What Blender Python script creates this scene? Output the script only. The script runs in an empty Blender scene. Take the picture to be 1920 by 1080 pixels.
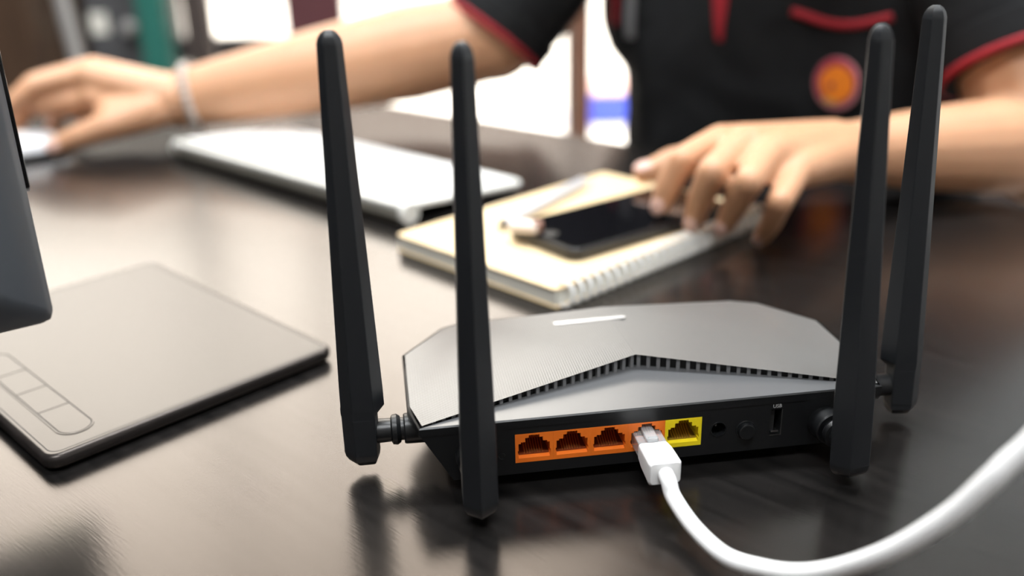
import bpy, bmesh, math, random
from mathutils import Vector, Matrix, Quaternion
from mathutils.bvhtree import BVHTree
random.seed(7)
scene = bpy.context.scene
C = scene.collection
R = math.radians
K = 0.001                                   # all coordinates below are millimetres, the desk top is z = 0

# ---------------------------------------------------------------- camera, sky, exposure
cam_d = bpy.data.cameras.new('camera'); cam = bpy.data.objects.new('camera', cam_d); C.objects.link(cam)
cam_d.sensor_width = 36.0; cam_d.lens = 1764 / 1920 * 36
cam.matrix_world = Matrix.Translation((0, 0, 0.2128)) @ Matrix.Rotation(R(90 - 21.866), 4, 'X') @ Matrix.Rotation(R(-1.408), 4, 'Z')
cam_d.dof.use_dof = True; cam_d.dof.focus_distance = 0.372; cam_d.dof.aperture_fstop = 3.5
cam_d.clip_start = 0.01; cam_d.clip_end = 200
scene.camera = cam
W = bpy.data.worlds.new('overcast_sky'); scene.world = W; W.use_nodes = True
bg = W.node_tree.nodes['Background']; bg.inputs['Color'].default_value = (1.0, 0.905, 0.81, 1); bg.inputs['Strength'].default_value = 4.9
vs = scene.view_settings
vs.view_transform = 'Standard'; vs.look = 'None'; vs.gamma = 1.0; vs.use_curve_mapping = False; vs.exposure = 1.0

# ---------------------------------------------------------------- materials
MATS = {}
def mat(name, col, rough=0.5, metal=0.0, spec=0.5, coat=0.0, noise=0.0, nscale=200.0, bump=0.0, bscale=900.0, sss=0.0, emit=0.0, trans=0.0, ior=1.5, sheen=0.0):
    if name in MATS: return MATS[name]
    m = bpy.data.materials.new(name); m.use_nodes = True
    nt = m.node_tree; p = nt.nodes['Principled BSDF']
    p.inputs['Base Color'].default_value = (*col, 1); p.inputs['Roughness'].default_value = rough
    p.inputs['Metallic'].default_value = metal; p.inputs['Specular IOR Level'].default_value = spec
    p.inputs['Coat Weight'].default_value = coat; p.inputs['IOR'].default_value = ior
    p.inputs['Transmission Weight'].default_value = trans; p.inputs['Sheen Weight'].default_value = sheen
    if sss:
        p.inputs['Subsurface Weight'].default_value = sss
        p.inputs['Subsurface Radius'].default_value = (1.0, 0.35, 0.2); p.inputs['Subsurface Scale'].default_value = 0.004
    if emit:
        p.inputs['Emission Color'].default_value = (*col, 1); p.inputs['Emission Strength'].default_value = emit
    tc = nt.nodes.new('ShaderNodeTexCoord')
    n = nt.nodes.new('ShaderNodeTexNoise'); n.inputs['Scale'].default_value = nscale; n.inputs['Detail'].default_value = 4
    nt.links.new(tc.outputs['Object'], n.inputs['Vector'])
    mr = nt.nodes.new('ShaderNodeMapRange'); mr.inputs['To Min'].default_value = 1 - noise; mr.inputs['To Max'].default_value = 1 + noise
    nt.links.new(n.outputs['Fac'], mr.inputs['Value'])
    mx = nt.nodes.new('ShaderNodeMix'); mx.data_type = 'RGBA'; mx.blend_type = 'MULTIPLY'; mx.inputs['Factor'].default_value = 1
    mx.inputs['A'].default_value = (*col, 1); nt.links.new(mr.outputs['Result'], mx.inputs['B'])
    nt.links.new(mx.outputs['Result'], p.inputs['Base Color'])
    if bump:
        n2 = nt.nodes.new('ShaderNodeTexNoise'); n2.inputs['Scale'].default_value = bscale; n2.inputs['Detail'].default_value = 3
        nt.links.new(tc.outputs['Object'], n2.inputs['Vector'])
        b = nt.nodes.new('ShaderNodeBump'); b.inputs['Strength'].default_value = bump; b.inputs['Distance'].default_value = 0.0004
        nt.links.new(n2.outputs['Fac'], b.inputs['Height']); nt.links.new(b.outputs['Normal'], p.inputs['Normal'])
    MATS[name] = m
    return m

def wood_mat(name, c0, c1, rough, sx=4.0, sy=130.0, bump=0.25, dist=0.00025, coat=0.0, spec=0.5, tint=(1, 1, 1)):
    m = bpy.data.materials.new(name); m.use_nodes = True
    nt = m.node_tree; p = nt.nodes['Principled BSDF']
    p.inputs['Specular Tint'].default_value = (*tint, 1)
    p.inputs['Roughness'].default_value = rough; p.inputs['Coat Weight'].default_value = coat; p.inputs['Coat Roughness'].default_value = 0.12
    p.inputs['Specular IOR Level'].default_value = spec
    tc = nt.nodes.new('ShaderNodeTexCoord'); mp = nt.nodes.new('ShaderNodeMapping'); mp.inputs['Scale'].default_value = (sx, sy, sy)
    nt.links.new(tc.outputs['Object'], mp.inputs['Vector'])
    n = nt.nodes.new('ShaderNodeTexNoise'); n.inputs['Scale'].default_value = 1.0; n.inputs['Detail'].default_value = 7; n.inputs['Roughness'].default_value = 0.65
    n.inputs['Distortion'].default_value = 0.25
    nt.links.new(mp.outputs['Vector'], n.inputs['Vector'])
    cr = nt.nodes.new('ShaderNodeValToRGB')
    cr.color_ramp.elements[0].position = 0.32; cr.color_ramp.elements[0].color = (*c0, 1)
    cr.color_ramp.elements[1].position = 0.72; cr.color_ramp.elements[1].color = (*c1, 1)
    nt.links.new(n.outputs['Fac'], cr.inputs['Fac']); nt.links.new(cr.outputs['Color'], p.inputs['Base Color'])
    mp2 = nt.nodes.new('ShaderNodeMapping'); mp2.inputs['Scale'].default_value = (sx * 22, sy * 9, sy * 9)
    nt.links.new(tc.outputs['Object'], mp2.inputs['Vector'])
    n2 = nt.nodes.new('ShaderNodeTexNoise'); n2.inputs['Scale'].default_value = 1.0; n2.inputs['Detail'].default_value = 3
    nt.links.new(mp2.outputs['Vector'], n2.inputs['Vector'])
    b = nt.nodes.new('ShaderNodeBump'); b.inputs['Strength'].default_value = bump; b.inputs['Distance'].default_value = dist
    nt.links.new(n2.outputs['Fac'], b.inputs['Height']); nt.links.new(b.outputs['Normal'], p.inputs['Normal'])
    MATS[name] = m
    return m

def lid_mat(name, col, rough, lines=True):
    m = mat(name, col, rough, noise=0.05)
    if lines:                                   # fine moulded diagonal lines on the router's cover
        nt = m.node_tree; p = nt.nodes['Principled BSDF']; tc = [x for x in nt.nodes if x.type == 'TEX_COORD'][0]
        w = nt.nodes.new('ShaderNodeTexWave'); w.bands_direction = 'DIAGONAL'; w.inputs['Scale'].default_value = 430
        w2 = nt.nodes.new('ShaderNodeTexWave'); w2.bands_direction = 'X'; w2.inputs['Scale'].default_value = 300
        sep = nt.nodes.new('ShaderNodeSeparateXYZ'); nt.links.new(tc.outputs['Object'], sep.inputs[0])
        nt.links.new(tc.outputs['Object'], w.inputs['Vector']); nt.links.new(tc.outputs['Object'], w2.inputs['Vector'])
        g = nt.nodes.new('ShaderNodeMath'); g.operation = 'LESS_THAN'; g.inputs[1].default_value = 0.0; nt.links.new(sep.outputs['X'], g.inputs[0])
        mul = nt.nodes.new('ShaderNodeMath'); mul.operation = 'MULTIPLY'; nt.links.new(g.outputs[0], mul.inputs[0]); nt.links.new(w2.outputs['Fac'], mul.inputs[1])
        ad = nt.nodes.new('ShaderNodeMath'); ad.operation = 'ADD'; nt.links.new(mul.outputs[0], ad.inputs[0]); nt.links.new(w.outputs['Fac'], ad.inputs[1])
        b = nt.nodes.new('ShaderNodeBump'); b.inputs['Strength'].default_value = 0.35; b.inputs['Distance'].default_value = 0.00012
        nt.links.new(ad.outputs[0], b.inputs['Height']); nt.links.new(b.outputs['Normal'], p.inputs['Normal'])
    return m

def pane_mat():
    m = bpy.data.materials.new('window_glass'); m.use_nodes = True; nt = m.node_tree; nt.nodes.clear()
    o = nt.nodes.new('ShaderNodeOutputMaterial'); mx = nt.nodes.new('ShaderNodeMixShader')
    t = nt.nodes.new('ShaderNodeBsdfTransparent'); t.inputs['Color'].default_value = (0.96, 0.975, 0.97, 1)
    g = nt.nodes.new('ShaderNodeBsdfGlossy'); g.inputs['Roughness'].default_value = 0.02
    f = nt.nodes.new('ShaderNodeFresnel'); f.inputs['IOR'].default_value = 1.3
    nt.links.new(f.outputs[0], mx.inputs[0]); nt.links.new(t.outputs[0], mx.inputs[1]); nt.links.new(g.outputs[0], mx.inputs[2]); nt.links.new(mx.outputs[0], o.inputs[0])
    return m

M_TABLE = wood_mat('dark_desk_wood', (0.0045, 0.0044, 0.0044), (0.0150, 0.0136, 0.0130), 0.22, 5, 150, 0.30, 0.00013, tint=(1.0, 0.81, 0.69))
M_BLACK = mat('black_plastic', (0.0065, 0.007, 0.0078), 0.36, noise=0.1, bump=0.08, bscale=4000)
M_BLACK_GLOSS = mat('black_gloss_plastic', (0.010, 0.0105, 0.0115), 0.18)
M_ANT = mat('matt_black_antenna_plastic', (0.0125, 0.0142, 0.0168), 0.42, noise=0.08, bump=0.06, bscale=5000)
M_LID = lid_mat('charcoal_cover_plastic', (0.120, 0.117, 0.114), 0.32)
M_DECK = mat('charcoal_smooth_plastic', (0.095, 0.097, 0.101), 0.28, noise=0.04)
M_RIB = mat('dark_grey_rib_plastic', (0.17, 0.17, 0.175), 0.5)
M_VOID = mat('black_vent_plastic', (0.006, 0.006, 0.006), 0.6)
M_ORANGE = mat('orange_port_plastic', (0.82, 0.17, 0.012), 0.42, noise=0.04)
M_YELLOW = mat('yellow_port_plastic', (0.85, 0.66, 0.01), 0.42, noise=0.04)
M_GOLD = mat('gold_contacts', (0.75, 0.50, 0.20), 0.3, metal=1.0)
M_STEEL = mat('steel', (0.55, 0.55, 0.56), 0.3, metal=1.0)
M_WHITE_PL = mat('white_cable_plastic', (0.82, 0.82, 0.82), 0.42, noise=0.02)
M_CLEAR = mat('clear_plug_plastic', (0.93, 0.94, 0.95), 0.12, trans=0.78, ior=1.45)
M_PRINT = mat('grey_print', (0.38, 0.38, 0.38), 0.6)
M_SILVERSTRIP = mat('silver_strip_metal', (0.75, 0.75, 0.75), 0.25, metal=0.6)
M_TABLET = mat('tablet_black_plastic', (0.016, 0.014, 0.0135), 0.32, noise=0.06, bump=0.05, bscale=3000)
MATS['tablet_black_plastic'].node_tree.nodes['Principled BSDF'].inputs['Specular Tint'].default_value = (1.0, 0.88, 0.81, 1)
M_TABLET_KEY = mat('tablet_key_plastic', (0.024, 0.023, 0.023), 0.36)
M_ALU = mat('grey_aluminium', (0.085, 0.096, 0.112), 0.5, metal=0.25, noise=0.03)
M_GLASS_BLACK = mat('black_glass', (0.004, 0.004, 0.005), 0.06)
M_KB = mat('keyboard_white_plastic', (0.85, 0.85, 0.83), 0.4)
M_KB_BODY = mat('keyboard_white_shell', (0.80, 0.80, 0.76), 0.4)
M_KB_UNDER = mat('keyboard_underside_grey', (0.28, 0.27, 0.23), 0.6)
M_COVER = mat('cream_card', (0.78, 0.60, 0.36), 0.65, noise=0.06, nscale=400)
M_PAPER = mat('paper_edges', (0.80, 0.78, 0.70), 0.8, noise=0.1, nscale=2500)
M_RING = mat('white_coil', (0.80, 0.80, 0.78), 0.35)
M_PHONE = mat('phone_black_body', (0.012, 0.012, 0.013), 0.3)
M_PEN = mat('pen_silver', (0.66, 0.67, 0.71), 0.35, metal=0.2)
M_LUMP = mat('cream_lump', (0.82, 0.72, 0.66), 0.5)
M_SKIN = mat('skin', (0.59, 0.315, 0.178), 0.48, noise=0.10, nscale=28, bump=0.12, bscale=700, sss=0.12)
M_NAIL = mat('fingernail', (0.72, 0.46, 0.38), 0.3)
M_SHIRT = mat('black_shirt_cloth', (0.010, 0.0105, 0.0115), 0.85, noise=0.25, nscale=60, bump=0.3, bscale=1800, spec=0.25)
M_RED = mat('red_piping_cloth', (0.36, 0.012, 0.022), 0.75)
M_STRIPE = mat('grey_reflective_tape', (0.22, 0.22, 0.23), 0.5)
M_BADGE_RED = mat('badge_maroon_thread', (0.42, 0.03, 0.07), 0.7, noise=0.3, nscale=250)
M_BADGE_PINK = mat('badge_pink_thread', (0.60, 0.26, 0.28), 0.7)
M_BADGE_ORANGE = mat('badge_orange_thread', (0.95, 0.26, 0.012), 0.6, noise=0.35, nscale=160)
M_BADGE_YEL = mat('badge_amber_thread', (0.70, 0.36, 0.10), 0.6)
M_HAIR = mat('black_hair', (0.010, 0.008, 0.007), 0.45)
M_TROUSER = mat('dark_trousers', (0.02, 0.02, 0.025), 0.85)
M_BEADS = mat('pale_bracelet', (0.52, 0.47, 0.43), 0.35)
M_EYE = mat('eye_white', (0.8, 0.78, 0.75), 0.2)
M_MOUSE = mat('mouse_white_shell', (0.80, 0.81, 0.84), 0.25)
M_WALL = mat('plaster_wall', (0.76, 0.76, 0.75), 0.85, noise=0.06, nscale=6)
M_DARKWALL = mat('dark_brown_wall', (0.055, 0.040, 0.035), 0.7, noise=0.15, nscale=8)
M_CEIL = mat('ceiling_white', (0.78, 0.77, 0.75), 0.9)
M_FLOOR = mat('floor_grey_tile', (0.30, 0.28, 0.26), 0.45, noise=0.15, nscale=5)
M_FRAME = mat('dark_window_frame', (0.035, 0.030, 0.032), 0.5)
M_POST = wood_mat('brown_post_wood', (0.14, 0.06, 0.035), (0.24, 0.11, 0.065), 0.5, 60, 8, 0.1)
M_CABWOOD = wood_mat('dark_cabinet_wood', (0.045, 0.024, 0.013), (0.085, 0.047, 0.026), 0.5, 40, 5, 0.1)
M_TEAL = mat('teal_paint', (0.020, 0.145, 0.115), 0.5, noise=0.1)
M_GREYBOX = mat('grey_painted_metal', (0.085, 0.085, 0.09), 0.5, noise=0.15, nscale=12)
M_PALEPOST = mat('pale_metal_post', (0.42, 0.41, 0.40), 0.35, metal=0.4)
M_PAVE = mat('pale_pavement', (0.66, 0.64, 0.62), 0.9, noise=0.1, nscale=3)
M_BLUE = mat('blue_plastic', (0.05, 0.09, 0.62), 0.5)
M_PINK = mat('pale_pink_plastic', (0.62, 0.42, 0.40), 0.5)
M_PANE = pane_mat()

# ---------------------------------------------------------------- helpers
def link(name, me, m=None, parent=None, smooth=False):
    o = bpy.data.objects.new(name, me); C.objects.link(o)
    if m is not None and not me.materials: me.materials.append(m)
    if smooth:
        for p in me.polygons: p.use_smooth = True
    if parent is not None: o.parent = parent
    return o
def from_bm(name, bm, m=None, parent=None, smooth=False, auto=None, wn=True):
    bmesh.ops.recalc_face_normals(bm, faces=bm.faces)
    me = bpy.data.meshes.new(name); bm.to_mesh(me); bm.free()
    o = link(name, me, m, parent, smooth)
    if auto is not None:
        for p in me.polygons: p.use_smooth = True
        me.set_sharp_from_angle(angle=R(auto))
        if wn: w = o.modifiers.new('weighted_normals', 'WEIGHTED_NORMAL'); w.keep_sharp = True; w.weight = 100; w.mode = 'FACE_AREA'
    return o
def empty(name, loc=(0, 0, 0), rz=0.0, parent=None):
    o = bpy.data.objects.new(name, None); C.objects.link(o); o.location = Vector(loc) * K; o.rotation_euler = (0, 0, rz)
    o.empty_display_size = 0.02
    if parent is not None: o.parent = parent
    return o
def tag(o, label, cat, group=None, kind=None):
    o['label'] = label
    if cat: o['category'] = cat
    if group: o['group'] = group
    if kind: o['kind'] = kind
    return o
def struct(o): o['kind'] = 'structure'; return o

def bm_box(bm, x0, x1, y0, y1, z0, z1, bev=0.0, seg=2, mtx=None):
    b2 = bmesh.new()
    vs_ = [b2.verts.new(Vector((x, y, z)) * K) for x in (x0, x1) for y in (y0, y1) for z in (z0, z1)]
    for f in ((0, 1, 3, 2), (4, 6, 7, 5), (0, 4, 5, 1), (2, 3, 7, 6), (0, 2, 6, 4), (1, 5, 7, 3)): b2.faces.new([vs_[i] for i in f])
    bmesh.ops.recalc_face_normals(b2, faces=b2.faces)
    if bev: bmesh.ops.bevel(b2, geom=b2.edges[:] , offset=bev * K, segments=seg, affect='EDGES', profile=0.5)
    if mtx is not None: bmesh.ops.transform(b2, matrix=mtx, verts=b2.verts)
    me = bpy.data.meshes.new('t'); b2.to_mesh(me); b2.free(); bm.from_mesh(me); bpy.data.meshes.remove(me)
def box(name, x0, x1, y0, y1, z0, z1, m, parent=None, bev=0.0, seg=2):
    bm = bmesh.new(); bm_box(bm, x0, x1, y0, y1, z0, z1, bev, seg); return from_bm(name, bm, m, parent, auto=30)
def rrect(x0, x1, y0, y1, r, n=6):
    pts = []
    for cx, cy, a0 in ((x1 - r, y1 - r, 0), (x0 + r, y1 - r, 90), (x0 + r, y0 + r, 180), (x1 - r, y0 + r, 270)):
        for i in range(n + 1):
            a = R(a0 + 90 * i / n); pts.append((cx + r * math.cos(a), cy + r * math.sin(a)))
    return pts
def prism(name, pts, z0, z1, m, parent=None, bev=0.0, seg=2, auto=35):
    bm = bmesh.new()
    lo = [bm.verts.new(Vector((x, y, z0)) * K) for x, y in pts]; hi = [bm.verts.new(Vector((x, y, z1)) * K) for x, y in pts]
    n = len(pts); bm.faces.new(lo[::-1]); top = bm.faces.new(hi)
    for i in range(n): bm.faces.new((lo[i], lo[(i + 1) % n], hi[(i + 1) % n], hi[i]))
    bmesh.ops.recalc_face_normals(bm, faces=bm.faces)
    if bev:
        es = [e for e in bm.edges if all(abs(v.co.z - z1 * K) < 1e-7 for v in e.verts) or all(abs(v.co.z - z0 * K) < 1e-7 for v in e.verts)]
        bmesh.ops.bevel(bm, geom=es, offset=bev * K, segments=seg, affect='EDGES', profile=0.5)
    return from_bm(name, bm, m, parent, auto=auto)
def loft_bm(bm, rings, cap=True):
    rv = [[bm.verts.new(Vector(p) * K) for p in r] for r in rings]
    n = len(rv[0])
    for a, b in zip(rv, rv[1:]):
        for i in range(n): bm.faces.new((a[i], a[(i + 1) % n], b[(i + 1) % n], b[i]))
    if cap: bm.faces.new(rv[0][::-1]); bm.faces.new(rv[-1])
def frame(d):
    d = Vector(d).normalized(); u = d.orthogonal().normalized()
    return u, d.cross(u)
def tube_rings(pts, rad, n=14):
    P = [Vector(p) for p in pts]; rings = []; u = None
    for i, p in enumerate(P):
        d = (P[min(i + 1, len(P) - 1)] - P[max(i - 1, 0)]).normalized()
        if u is None: u = d.orthogonal().normalized()
        u = (u - d * u.dot(d)).normalized(); v = d.cross(u)
        r = rad[i] if isinstance(rad, (list, tuple)) else rad
        rings.append([p + (u * math.cos(2 * math.pi * k / n) + v * math.sin(2 * math.pi * k / n)) * r for k in range(n)])
    return rings
def tube(name, pts, rad, m, parent=None, n=14):
    bm = bmesh.new(); loft_bm(bm, tube_rings(pts, rad, n)); return from_bm(name, bm, m, parent, auto=50)
def spline(pts, k=10):
    P = [Vector(p) for p in pts]; P = [P[0] * 2 - P[1]] + P + [P[-1] * 2 - P[-2]]; out = []
    for i in range(1, len(P) - 2):
        a, b, c, d = P[i - 1], P[i], P[i + 1], P[i + 2]
        for j in range(k):
            t = j / k
            out.append(0.5 * ((2 * b) + (c - a) * t + (2 * a - 5 * b + 4 * c - d) * t * t + (3 * b - a - 3 * c + d) * t ** 3))
    out.append(P[-2]); return out
def lathe(name, prof, axis_o, axis_d, m, parent=None, n=28):
    """prof: list of (distance along axis, radius)"""
    d = Vector(axis_d).normalized(); u, v = frame(d); o = Vector(axis_o)
    bm = bmesh.new()
    loft_bm(bm, [[o + d * h + (u * math.cos(2 * math.pi * k / n) + v * math.sin(2 * math.pi * k / n)) * max(r, 0.01) for k in range(n)] for h, r in prof])
    return from_bm(name, bm, m, parent, auto=35)
def holed(bm, outer, holes, to3):
    """planar face with holes, to3 maps (a, b) to a point in mm; returns loops of verts"""
    loops = []
    es = []
    for lp in [outer] + holes:
        v = [bm.verts.new(Vector(to3(*p)) * K) for p in lp]; loops.append(v)
        for i in range(len(v)): es.append(bm.edges.new((v[i], v[(i + 1) % len(v)])))
    bmesh.ops.triangle_fill(bm, use_beauty=True, use_dissolve=False, edges=es)
    return loops
def circ(cx, cy, r, n=24): return [(cx + r * math.cos(2 * math.pi * i / n), cy + r * math.sin(2 * math.pi * i / n)) for i in range(n)]

# ---------------------------------------------------------------- the room
FZ = -740.0
struct(box('floor', -2600, 2400, -2000, 2700, FZ - 60, FZ, M_FLOOR))
CZ = 2460.0
struct(box('ceiling', -2600, 2400, -2000, 2700, CZ, CZ + 80, M_CEIL))
struct(box('wall_right', 2300, 2400, -2000, 2600, FZ, CZ, M_WALL))
struct(box('wall_left', -2600, -2500, -2000, 2600, FZ, CZ, M_DARKWALL))
struct(box('wall_front', -2600, 2400, -2100, -2000, FZ, CZ, mat('taupe_wall', (0.22, 0.21, 0.20), 0.85)))
bm = bmesh.new()
bm_box(bm, 720, 2400, 2600, 2700, FZ, 800)
bm_box(bm, -2600, -2100, 2600, 2700, FZ, CZ)
bm_box(bm, -2100, -900, 2600, 2700, FZ, 620)
wb = struct(from_bm('wall_back', bm, M_DARKWALL))
bm = bmesh.new()
bm_box(bm, 720, 860, 2600, 2700, 800, 2400); bm_box(bm, 2200, 2400, 2600, 2700, 800, 2400); bm_box(bm, -2100, 2400, 2600, 2700, 2400, CZ)
from_bm('upper_plaster', bm, M_WALL, wb)
def window(n, x0, x1, rails=(), zb=FZ):
    bm = bmesh.new(); f = 18
    bm_box(bm, x0, x0 + f, 2605, 2665, zb, 2400); bm_box(bm, x1 - f, x1, 2605, 2665, zb, 2400)
    bm_box(bm, x0 + f, x1 - f, 2605, 2665, zb, zb + 30); bm_box(bm, x0 + f, x1 - f, 2605, 2665, 2360, 2400)
    for a, b in rails: bm_box(bm, x0 + f, x1 - f, 2605, 2665, a, b)
    w = struct(from_bm('window_%d' % n, bm, M_FRAME))
    box('pane', x0 + f, x1 - f, 2632, 2638, zb + 30, 2360, M_PANE, w)
window(1, -2100, -900, (), 620)
window(2, -900, -560, ((-150, -88),))
window(3, -560, 180, ())
window(4, 180, 720, ())
window(5, 860, 2200, (), 800)  # unseen window added for a grey reflection on the desk's right side
def blind_mat():
    m = bpy.data.materials.new('grey_blind_cloth'); m.use_nodes = True; nt = m.node_tree; nt.nodes.clear()
    o = nt.nodes.new('ShaderNodeOutputMaterial'); mx = nt.nodes.new('ShaderNodeMixShader'); mx.inputs[0].default_value = 0.3
    t = nt.nodes.new('ShaderNodeBsdfTranslucent'); d = nt.nodes.new('ShaderNodeBsdfDiffuse')
    t.inputs['Color'].default_value = (0.80, 0.88, 0.95, 1); d.inputs['Color'].default_value = (0.40, 0.43, 0.45, 1)
    nt.links.new(t.outputs[0], mx.inputs[1]); nt.links.new(d.outputs[0], mx.inputs[2]); nt.links.new(mx.outputs[0], o.inputs[0]); return m
rb_ = tag(empty('added_blind', (1530, 2590, 2400)), 'grey blind over an unseen window, added to lighten desk reflections', 'blind')  # unseen blind, added with its window to lighten the right-hand desk reflection
bmb = bmesh.new(); vv = [bmb.verts.new(Vector(p) * K) for p in ((-680, 0, -1620), (680, 0, -1620), (680, 0, -40), (-680, 0, -40))]; bmb.faces.new(vv)
bl = from_bm('blind_cloth', bmb, blind_mat(), rb_); so = bl.modifiers.new('thickness', 'SOLIDIFY'); so.thickness = 0.0006
tube('roller', [(-690, 0, -25), (690, 0, -25)], 22, M_STEEL, rb_); box('weight_bar', -680, 680, -6, 6, -1640, -1618, M_STEEL, rb_, 2)
struct(box('ground', -9000, 9000, 2705, 16000, FZ - 80, FZ - 20, M_PAVE))
gw = tag(empty('unseen_facade', (0, 14000, FZ - 20)), 'unseen dark wall added outside the windows to darken low reflections', 'house')  # unseen wall added to darken reflections of the low sky
box('masonry', -9000, 9000, 0, 400, 0, 5000, mat('facade_masonry', (0.085, 0.062, 0.055), 0.9, noise=0.2, nscale=4), gw); box('parapet', -9000, 9000, -60, 460, 5000, 5100, M_WALL, gw, 6)
# wooden post between the two large panes
struct(box('trim_1', 172, 226, 2540, 2604, FZ, 2400, M_POST, None, 4))
# unseen ceiling panels added as fill light
def fill_lamp(x, y, label, power):
    t = empty('fill_lamp', (x, y, CZ)); tag(t, label, 'lamp', 'added fill lamps')
    bm = bmesh.new()
    for a in ((-620, -600, -150, 150), (600, 620, -150, 150), (-600, 600, -150, -130), (-600, 600, 130, 150)): bm_box(bm, a[0], a[1], a[2], a[3], -45, 0)
    from_bm('lamp_frame', bm, M_STEEL, t)
    box('diffuser', -600, 600, -130, 130, -35, -25, mat('fill_diffuser_%d' % power, (0.95, 0.98, 1.0), 0.6, emit=power), t)
fill_lamp(-100, -800, 'long white fill lamp added unseen behind the camera', 32)
fill_lamp(750, 900, 'long white fill lamp added over the right end of the desk', 30)
fill_lamp(-650, 900, 'long white fill lamp added over the left end of the desk', 30)

# furniture and odds and ends in front of the windows, all out of focus
t = tag(empty('wooden_cabinet', (-1205, 2300, FZ)), 'dark brown wooden cabinet in the blurred background beyond the mouse hand', 'cabinet')
box('body', -260, 190, -200, 200, 60, 960, M_CABWOOD, t, 6)
for s in (-1, 1): box('door', -255 if s < 0 else -33, -37 if s < 0 else 185, -214, -200, 80, 940, M_CABWOOD, t, 3); box('leg', -250 if s < 0 else 140, -210 if s < 0 else 180, -180, -140, 0, 60, M_CABWOOD, t)
lk = tag(box('metal_locker', -1000, -872, 2330, 2520, FZ, 200, M_GREYBOX, None, 6), 'grey metal locker behind the mouse hand, left of the teal post', 'locker')
lathe('highlight_knob', [(0, 12), (14, 16), (30, 18), (38, 10)], (-893, 2330, -25), (0, -1, 0), M_PALEPOST, lk)  # pale knob added to show as a blurred highlight
box('name_card', -990, -950, 2327, 2330, -40, 10, M_PAPER, lk)
t = tag(empty('floor_stand', (-872, 2000, FZ)), 'pale metal stand with a slanted pole in front of the grey locker', 'stand')
tube('pole', [(-8, 0, 20), (-20, 0, 690), (-36, 0, 900)], 15, M_PALEPOST, t)
lathe('highlight_ball', [(-24, 4), (-20, 18), (0, 24), (20, 18), (24, 4)], (-18, -20, 640), (0, 0, 1), M_PALEPOST, t)  # pale round knob, added as a second blurred highlight
lathe('base', [(0, 110), (12, 110), (16, 40), (22, 18)], (-8, 0, 0), (0, 0, 1), M_PALEPOST, t)
t = tag(empty('teal_post', (-826, 2300, FZ)), 'teal painted post in the blurred background above the wrist', 'post')
box('shaft', -30, 32, -32, 32, 12, 900, M_TEAL, t, 5); box('foot_plate', -42, 42, -42, 42, 0, 12, M_TEAL, t, 2)
t = tag(empty('dark_post', (-741, 2350, FZ)), 'dark brown post in the background between teal post and window', 'post')
box('shaft', -26, 30, -30, 30, 12, 900, M_DARKWALL, t, 4); box('foot_plate', -36, 36, -40, 40, 0, 12, M_DARKWALL, t, 2)
t = tag(empty('maroon_board', (-480, 2450, FZ)), 'maroon upright board leaning before the window above the forearm', 'board')
box('panel', -70, 75, -15, 15, 0, 860, mat('maroon_board', (0.10, 0.03, 0.035), 0.6), t, 4)
t = tag(empty('blue_crate', (640, 4700, FZ - 20)), 'blue plastic crate standing outside the glass beside the person', 'crate')
bm = bmesh.new(); bm_box(bm, -300, 300, -200, 200, 0, 20); bm_box(bm, -300, 300, -200, -180, 20, 150); bm_box(bm, -300, 300, 180, 200, 20, 150); bm_box(bm, -300, -280, -180, 180, 20, 150); bm_box(bm, 280, 300, -180, 180, 20, 150)
from_bm('crate_body', bm, M_BLUE, t); box('rim', -310, 310, -210, 210, 150, 165, M_PINK, t, 4)

# ---------------------------------------------------------------- the desk
DA = R(-42.0)
desk = tag(empty('desk', (0, 0, FZ), DA), 'dark brown wooden desk with satin top under everything', 'desk')
def on_desk(x, y):                          # world -> desk local
    c, s = math.cos(-DA), math.sin(-DA); return (x * c - y * s, x * s + y * c)
box('desk_top', -1150, 560, -110, 746, 740 - 30, 740, M_TABLE, desk, 2.0, 2)
for x in (-1100, 500):
    for y in (-60, 690): box('leg', x - 28, x + 28, y - 28, y + 28, 0, 710, M_TABLE, desk, 2)
box('apron', -1072, 472, 676, 700, 620, 710, M_TABLE, desk, 1); box('apron', -1072, 472, -70, -46, 620, 710, M_TABLE, desk, 1)

# ---------------------------------------------------------------- router
RY = R(7.905)
router = tag(empty('router', (56.16, 325.64, 0), RY), 'black wireless router with four upright antennas and orange ports', 'router')
half = [(-93.5, 0.0), (-97.3, 18.0), (-97.3, 66.0), (-78.0, 92.0), (-66.0, 97.5)]
outl = half + [(-x, y) for x, y in half[::-1]]           # rear-left, round the far side, rear-right
botl = [(-81.5, 0.0), (-83, 16), (-83, 64), (-68, 84), (-58, 88)]
botl = botl + [(-x, y) for x, y in botl[::-1]]
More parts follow.
